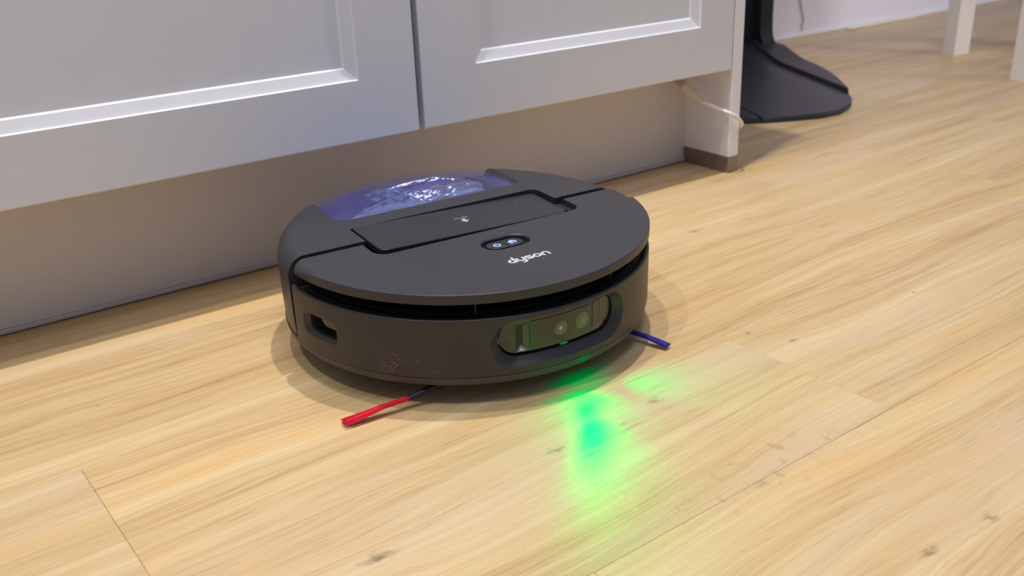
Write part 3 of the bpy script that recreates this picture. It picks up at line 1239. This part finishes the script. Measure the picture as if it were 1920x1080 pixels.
So_ = rr_deg(-172.6, -157.2, 54.2, 76.0, (8, 7, 6, 7))
Si_ = rr_deg(-170.6, -157.6, 57.0, 75.6, (6.5, 6, 5, 6))
boolean(bump, cyl_solid([([(a + (a + 165) * .1, c + (c - 65) * .1) for a, c in So_], 178.5), (So_, 175.2), (Si_, 171), (Si_, 150)]))
mm(bump)
smooth(bump, 30)
# side sensor behind the left slot, its tan colour painting the reflected floor
bm = cyl_solid([(rr_deg(-172, -154, 50, 80, 3), 158.3), (rr_deg(-172, -154, 50, 80, 3), 159.8)])
part('slot_back', bm, 'gloss_black')
bm = cyl_solid([(rr_deg(-166.4, -156.8, 64.5, 79, (9, 1, 1, 1)), 160), (rr_deg(-166.4, -156.8, 64.5, 79, (9, 1, 1, 1)), 168)])
part('side_sensor', bm, 'tan', None, 30)

# --- sensor window in the bumper
bm = cyl_solid([(SI, 158.5), (SI, 160.5)])
part('window_back', bm, 'gloss_black')
SW = stad_deg(-90, 69.0, 19.7, 15.2, 168)


def slab(shape, r0, r1, name, mat, parent=None, ang=30):
    return part(name, cyl_solid([(shape, r0), (shape, r1)]), mat, parent, ang)


win = slab(SW, 161, 166.0, 'sensor_window', 'window')
slab(rr_deg(-100.6, -79.2, 56.3, 80.6, 1.0, 167), 166.0, 166.6, 'sensor_panel', 'window_panel', win)
slab(rr_deg(-78.6, -75.8, 57.5, 81.0, 0.6, 167), 166.0, 166.4, 'sensor_panel', 'window_panel', win)
slab(rr_deg(-104.8, -102.9, 54.6, 78.6, 0.5, 167), 166.0, 166.3, 'window_slot', 'black', win)
slab(rr_deg(-102.8, -101.1, 58.8, 79.4, 0.5, 167), 166.0, 166.5, 'slot_reflector', 'tan', win)
slab(rr_deg(-75.6, -70.9, 59.0, 81.5, (1, 8, 8, 1), 167), 166.0, 166.35, 'window_reflection', 'tan', win)  # brownish reflection in the glass, painted as a tan slab
bm = cyl_solid([([(-104.9, 54.6), (-101.2, 54.9), (-103.5, 61.5)], 166.1), ([(-104.1, 55.4), (-102.2, 55.6), (-103.5, 58.6)], 167.3)])
part('slot_reflection', bm, 'chrome', win)  # chrome triangle shaped to imitate a bright reflection in the slot


def ring_deg(cd, cz, r, n=28):
    return [(cd + math.degrees(r * math.cos(2 * PI * k / n) / 167), cz + r * math.sin(2 * PI * k / n)) for k in range(n)]


def lens(cd, cz, r, core_mat, rc):
    l = slab(ring_deg(cd, cz, r), 166.3, 166.9, 'lens', 'lens_rim', win)
    slab(ring_deg(cd, cz, r * .80), 166.8, 167.05, 'lens_ring', 'lens_mid', win)
    slab(ring_deg(cd, cz, r * .66), 166.9, 167.2, 'lens_ring', 'lens_rim', win)
    slab(ring_deg(cd - .2, cz + .3, rc), 167.1, 167.5, 'lens_core', core_mat, win)


lens(-90.7, 68.4, 6.4, 'lens_core', 1.8)
lens(-83.0, 68.8, 7.4, 'lens_core_dim', 1.8)
# green laser emitter under the window
slab(rr_deg(-90.6, -88.2, 52.2, 52.9, 0.3, 168), 163.0, 166.4, 'laser_emitter', 'green_led')

# --- skirt, underside, wheels, roller
prof = [(0, 31.0), (168, 31.0), (172.6, 32.2), (173.6, 34.0), (174.4, 39.0), (173.4, 39.2), (0, 39.2)]
part('chassis_skirt', revolve(prof, n=128), 'skirt', None, 35)
part('underside', revolve([(0, 22), (138, 22), (150, 31.2), (0, 31.2)], n=72), 'black', None, 35)
for sx in (-118, 118):
    bm = bmesh.new()
    tube([(sx - 11, 8, 42), (sx - 9, 8, 42), (sx + 9, 8, 42), (sx + 11, 8, 42)], [29, 32, 32, 29], 40, bm)
    part('wheel', bm, 'black', None, 40)
bm = bmesh.new()
tube([(-70, -112, 25.5), (-68, -112, 25.5), (68, -112, 25.5), (70, -112, 25.5)], [13, 15.5, 15.5, 13], 28, bm)
part('roller', bm, 'dark_red', None, 40)['label'] = 'dark red roller under the front'


# --- side brushes; given in world metres, converted to the robot's millimetres
def to_local(p):
    m = Euler((rad(1.6504), rad(-0.1514), rad(-4.2269)), 'XYZ').to_matrix().to_4x4()
    m.translation = rob.location
    q = m.inverted() @ Vector(p)
    return Vector((q.x * 1000 / K, q.y * 1000 / K, (q.z * 1000 - ZO) / K))


def side_brush(hub, a, b, flare, mat, label):
    h, A_, B_ = to_local(hub), to_local(a), to_local(b)
    bm = tube([h + Vector((0, 0, -3)), h + Vector((0, 0, 2)), h + Vector((0, 0, 12))], [9, 11, 11], 20)
    base = part('side_brush', bm, 'black', None, 40)
    bm = tube([h, h.lerp(A_, .5), A_, A_.lerp(B_, .08)], [4.2, 3.4, 2.6, 2.4], 12)
    part('brush_arm', bm, 'black', base, 40)
    d = (B_ - A_).normalized()
    s = d.cross(Vector((0, 0, 1))).normalized()
    rnd = random.Random(3)
    bm = bmesh.new()
    for i in range(110):
        q = rnd.gauss(0, .42)
        q = max(-1, min(1, q))
        e = rnd.uniform(-1, 1)
        L = rnd.uniform(.90, 1.03)
        p0 = A_ + s * q * 1.8 + Vector((0, 0, e * 1.5))
        p2 = A_ + (B_ - A_) * L + s * q * flare + Vector((0, 0, e * .7))
        p1 = p0.lerp(p2, .5) + s * (-q * flare * .12) + Vector((0, 0, 1.2))
        tube([p0, p1, p2], [.42, .42, .3], 4, bm)
    o = part('bristle_tuft', bm, mat, base)
    o['label'] = label


side_brush((0.402, 0.6445, 0.020), (0.3475, 0.6515, 0.010), (0.2865, 0.6605, 0.0035), 6.5, 'red', 'red bristle tuft')
side_brush((0.556, 0.668, 0.020), (0.5735, 0.634, 0.009), (0.5875, 0.594, 0.0035), 5.0, 'blue', 'violet-blue bristle tuft')


# --- the robot's green floor light
def spot(name, loc, target, power, angle, blend, size, color=(-0.40, 1.0, 0.01)):
    l = bpy.data.lights.new(name, 'SPOT')
    l.energy = power
    l.color = color
    l.use_nodes = True                        # laser green lies outside sRGB: its red is negative there
    em = l.node_tree.nodes['Emission']
    cv = l.node_tree.nodes.new('ShaderNodeCombineColor')
    for i, v in enumerate(color):
        cv.inputs[i].default_value = v
    l.node_tree.links.new(cv.outputs[0], em.inputs[0])
    l.color = (1, 1, 1)
    l.spot_size = rad(angle)
    l.spot_blend = blend
    l.shadow_soft_size = size
    o = bpy.data.objects.new(name, l)
    o.location = loc
    o.rotation_euler = (Vector(target) - Vector(loc)).to_track_quat('-Z', 'Y').to_euler()
    C.objects.link(o)
    mw = o.matrix_basis.copy()
    o.parent = rob
    bpy.context.view_layer.update()
    o.matrix_parent_inverse = rob.matrix_world.inverted()
    return o


spot('laser_light', (0.486, 0.5895, 0.036), (0.430, 0.510, 0.0), 0.26, 115, 1.0, 0.003)
spot('laser_light', (0.486, 0.5895, 0.036), (0.400, 0.440, 0.0), 0.90, 42, 1.0, 0.003)
spot('laser_light', (0.490, 0.5895, 0.036), (0.565, 0.526, 0.0), 0.32, 72, 1.0, 0.003)
spot('laser_light', (0.486, 0.5850, 0.030), (0.487, 0.592, 0.0), 0.022, 130, 1.0, 0.003)
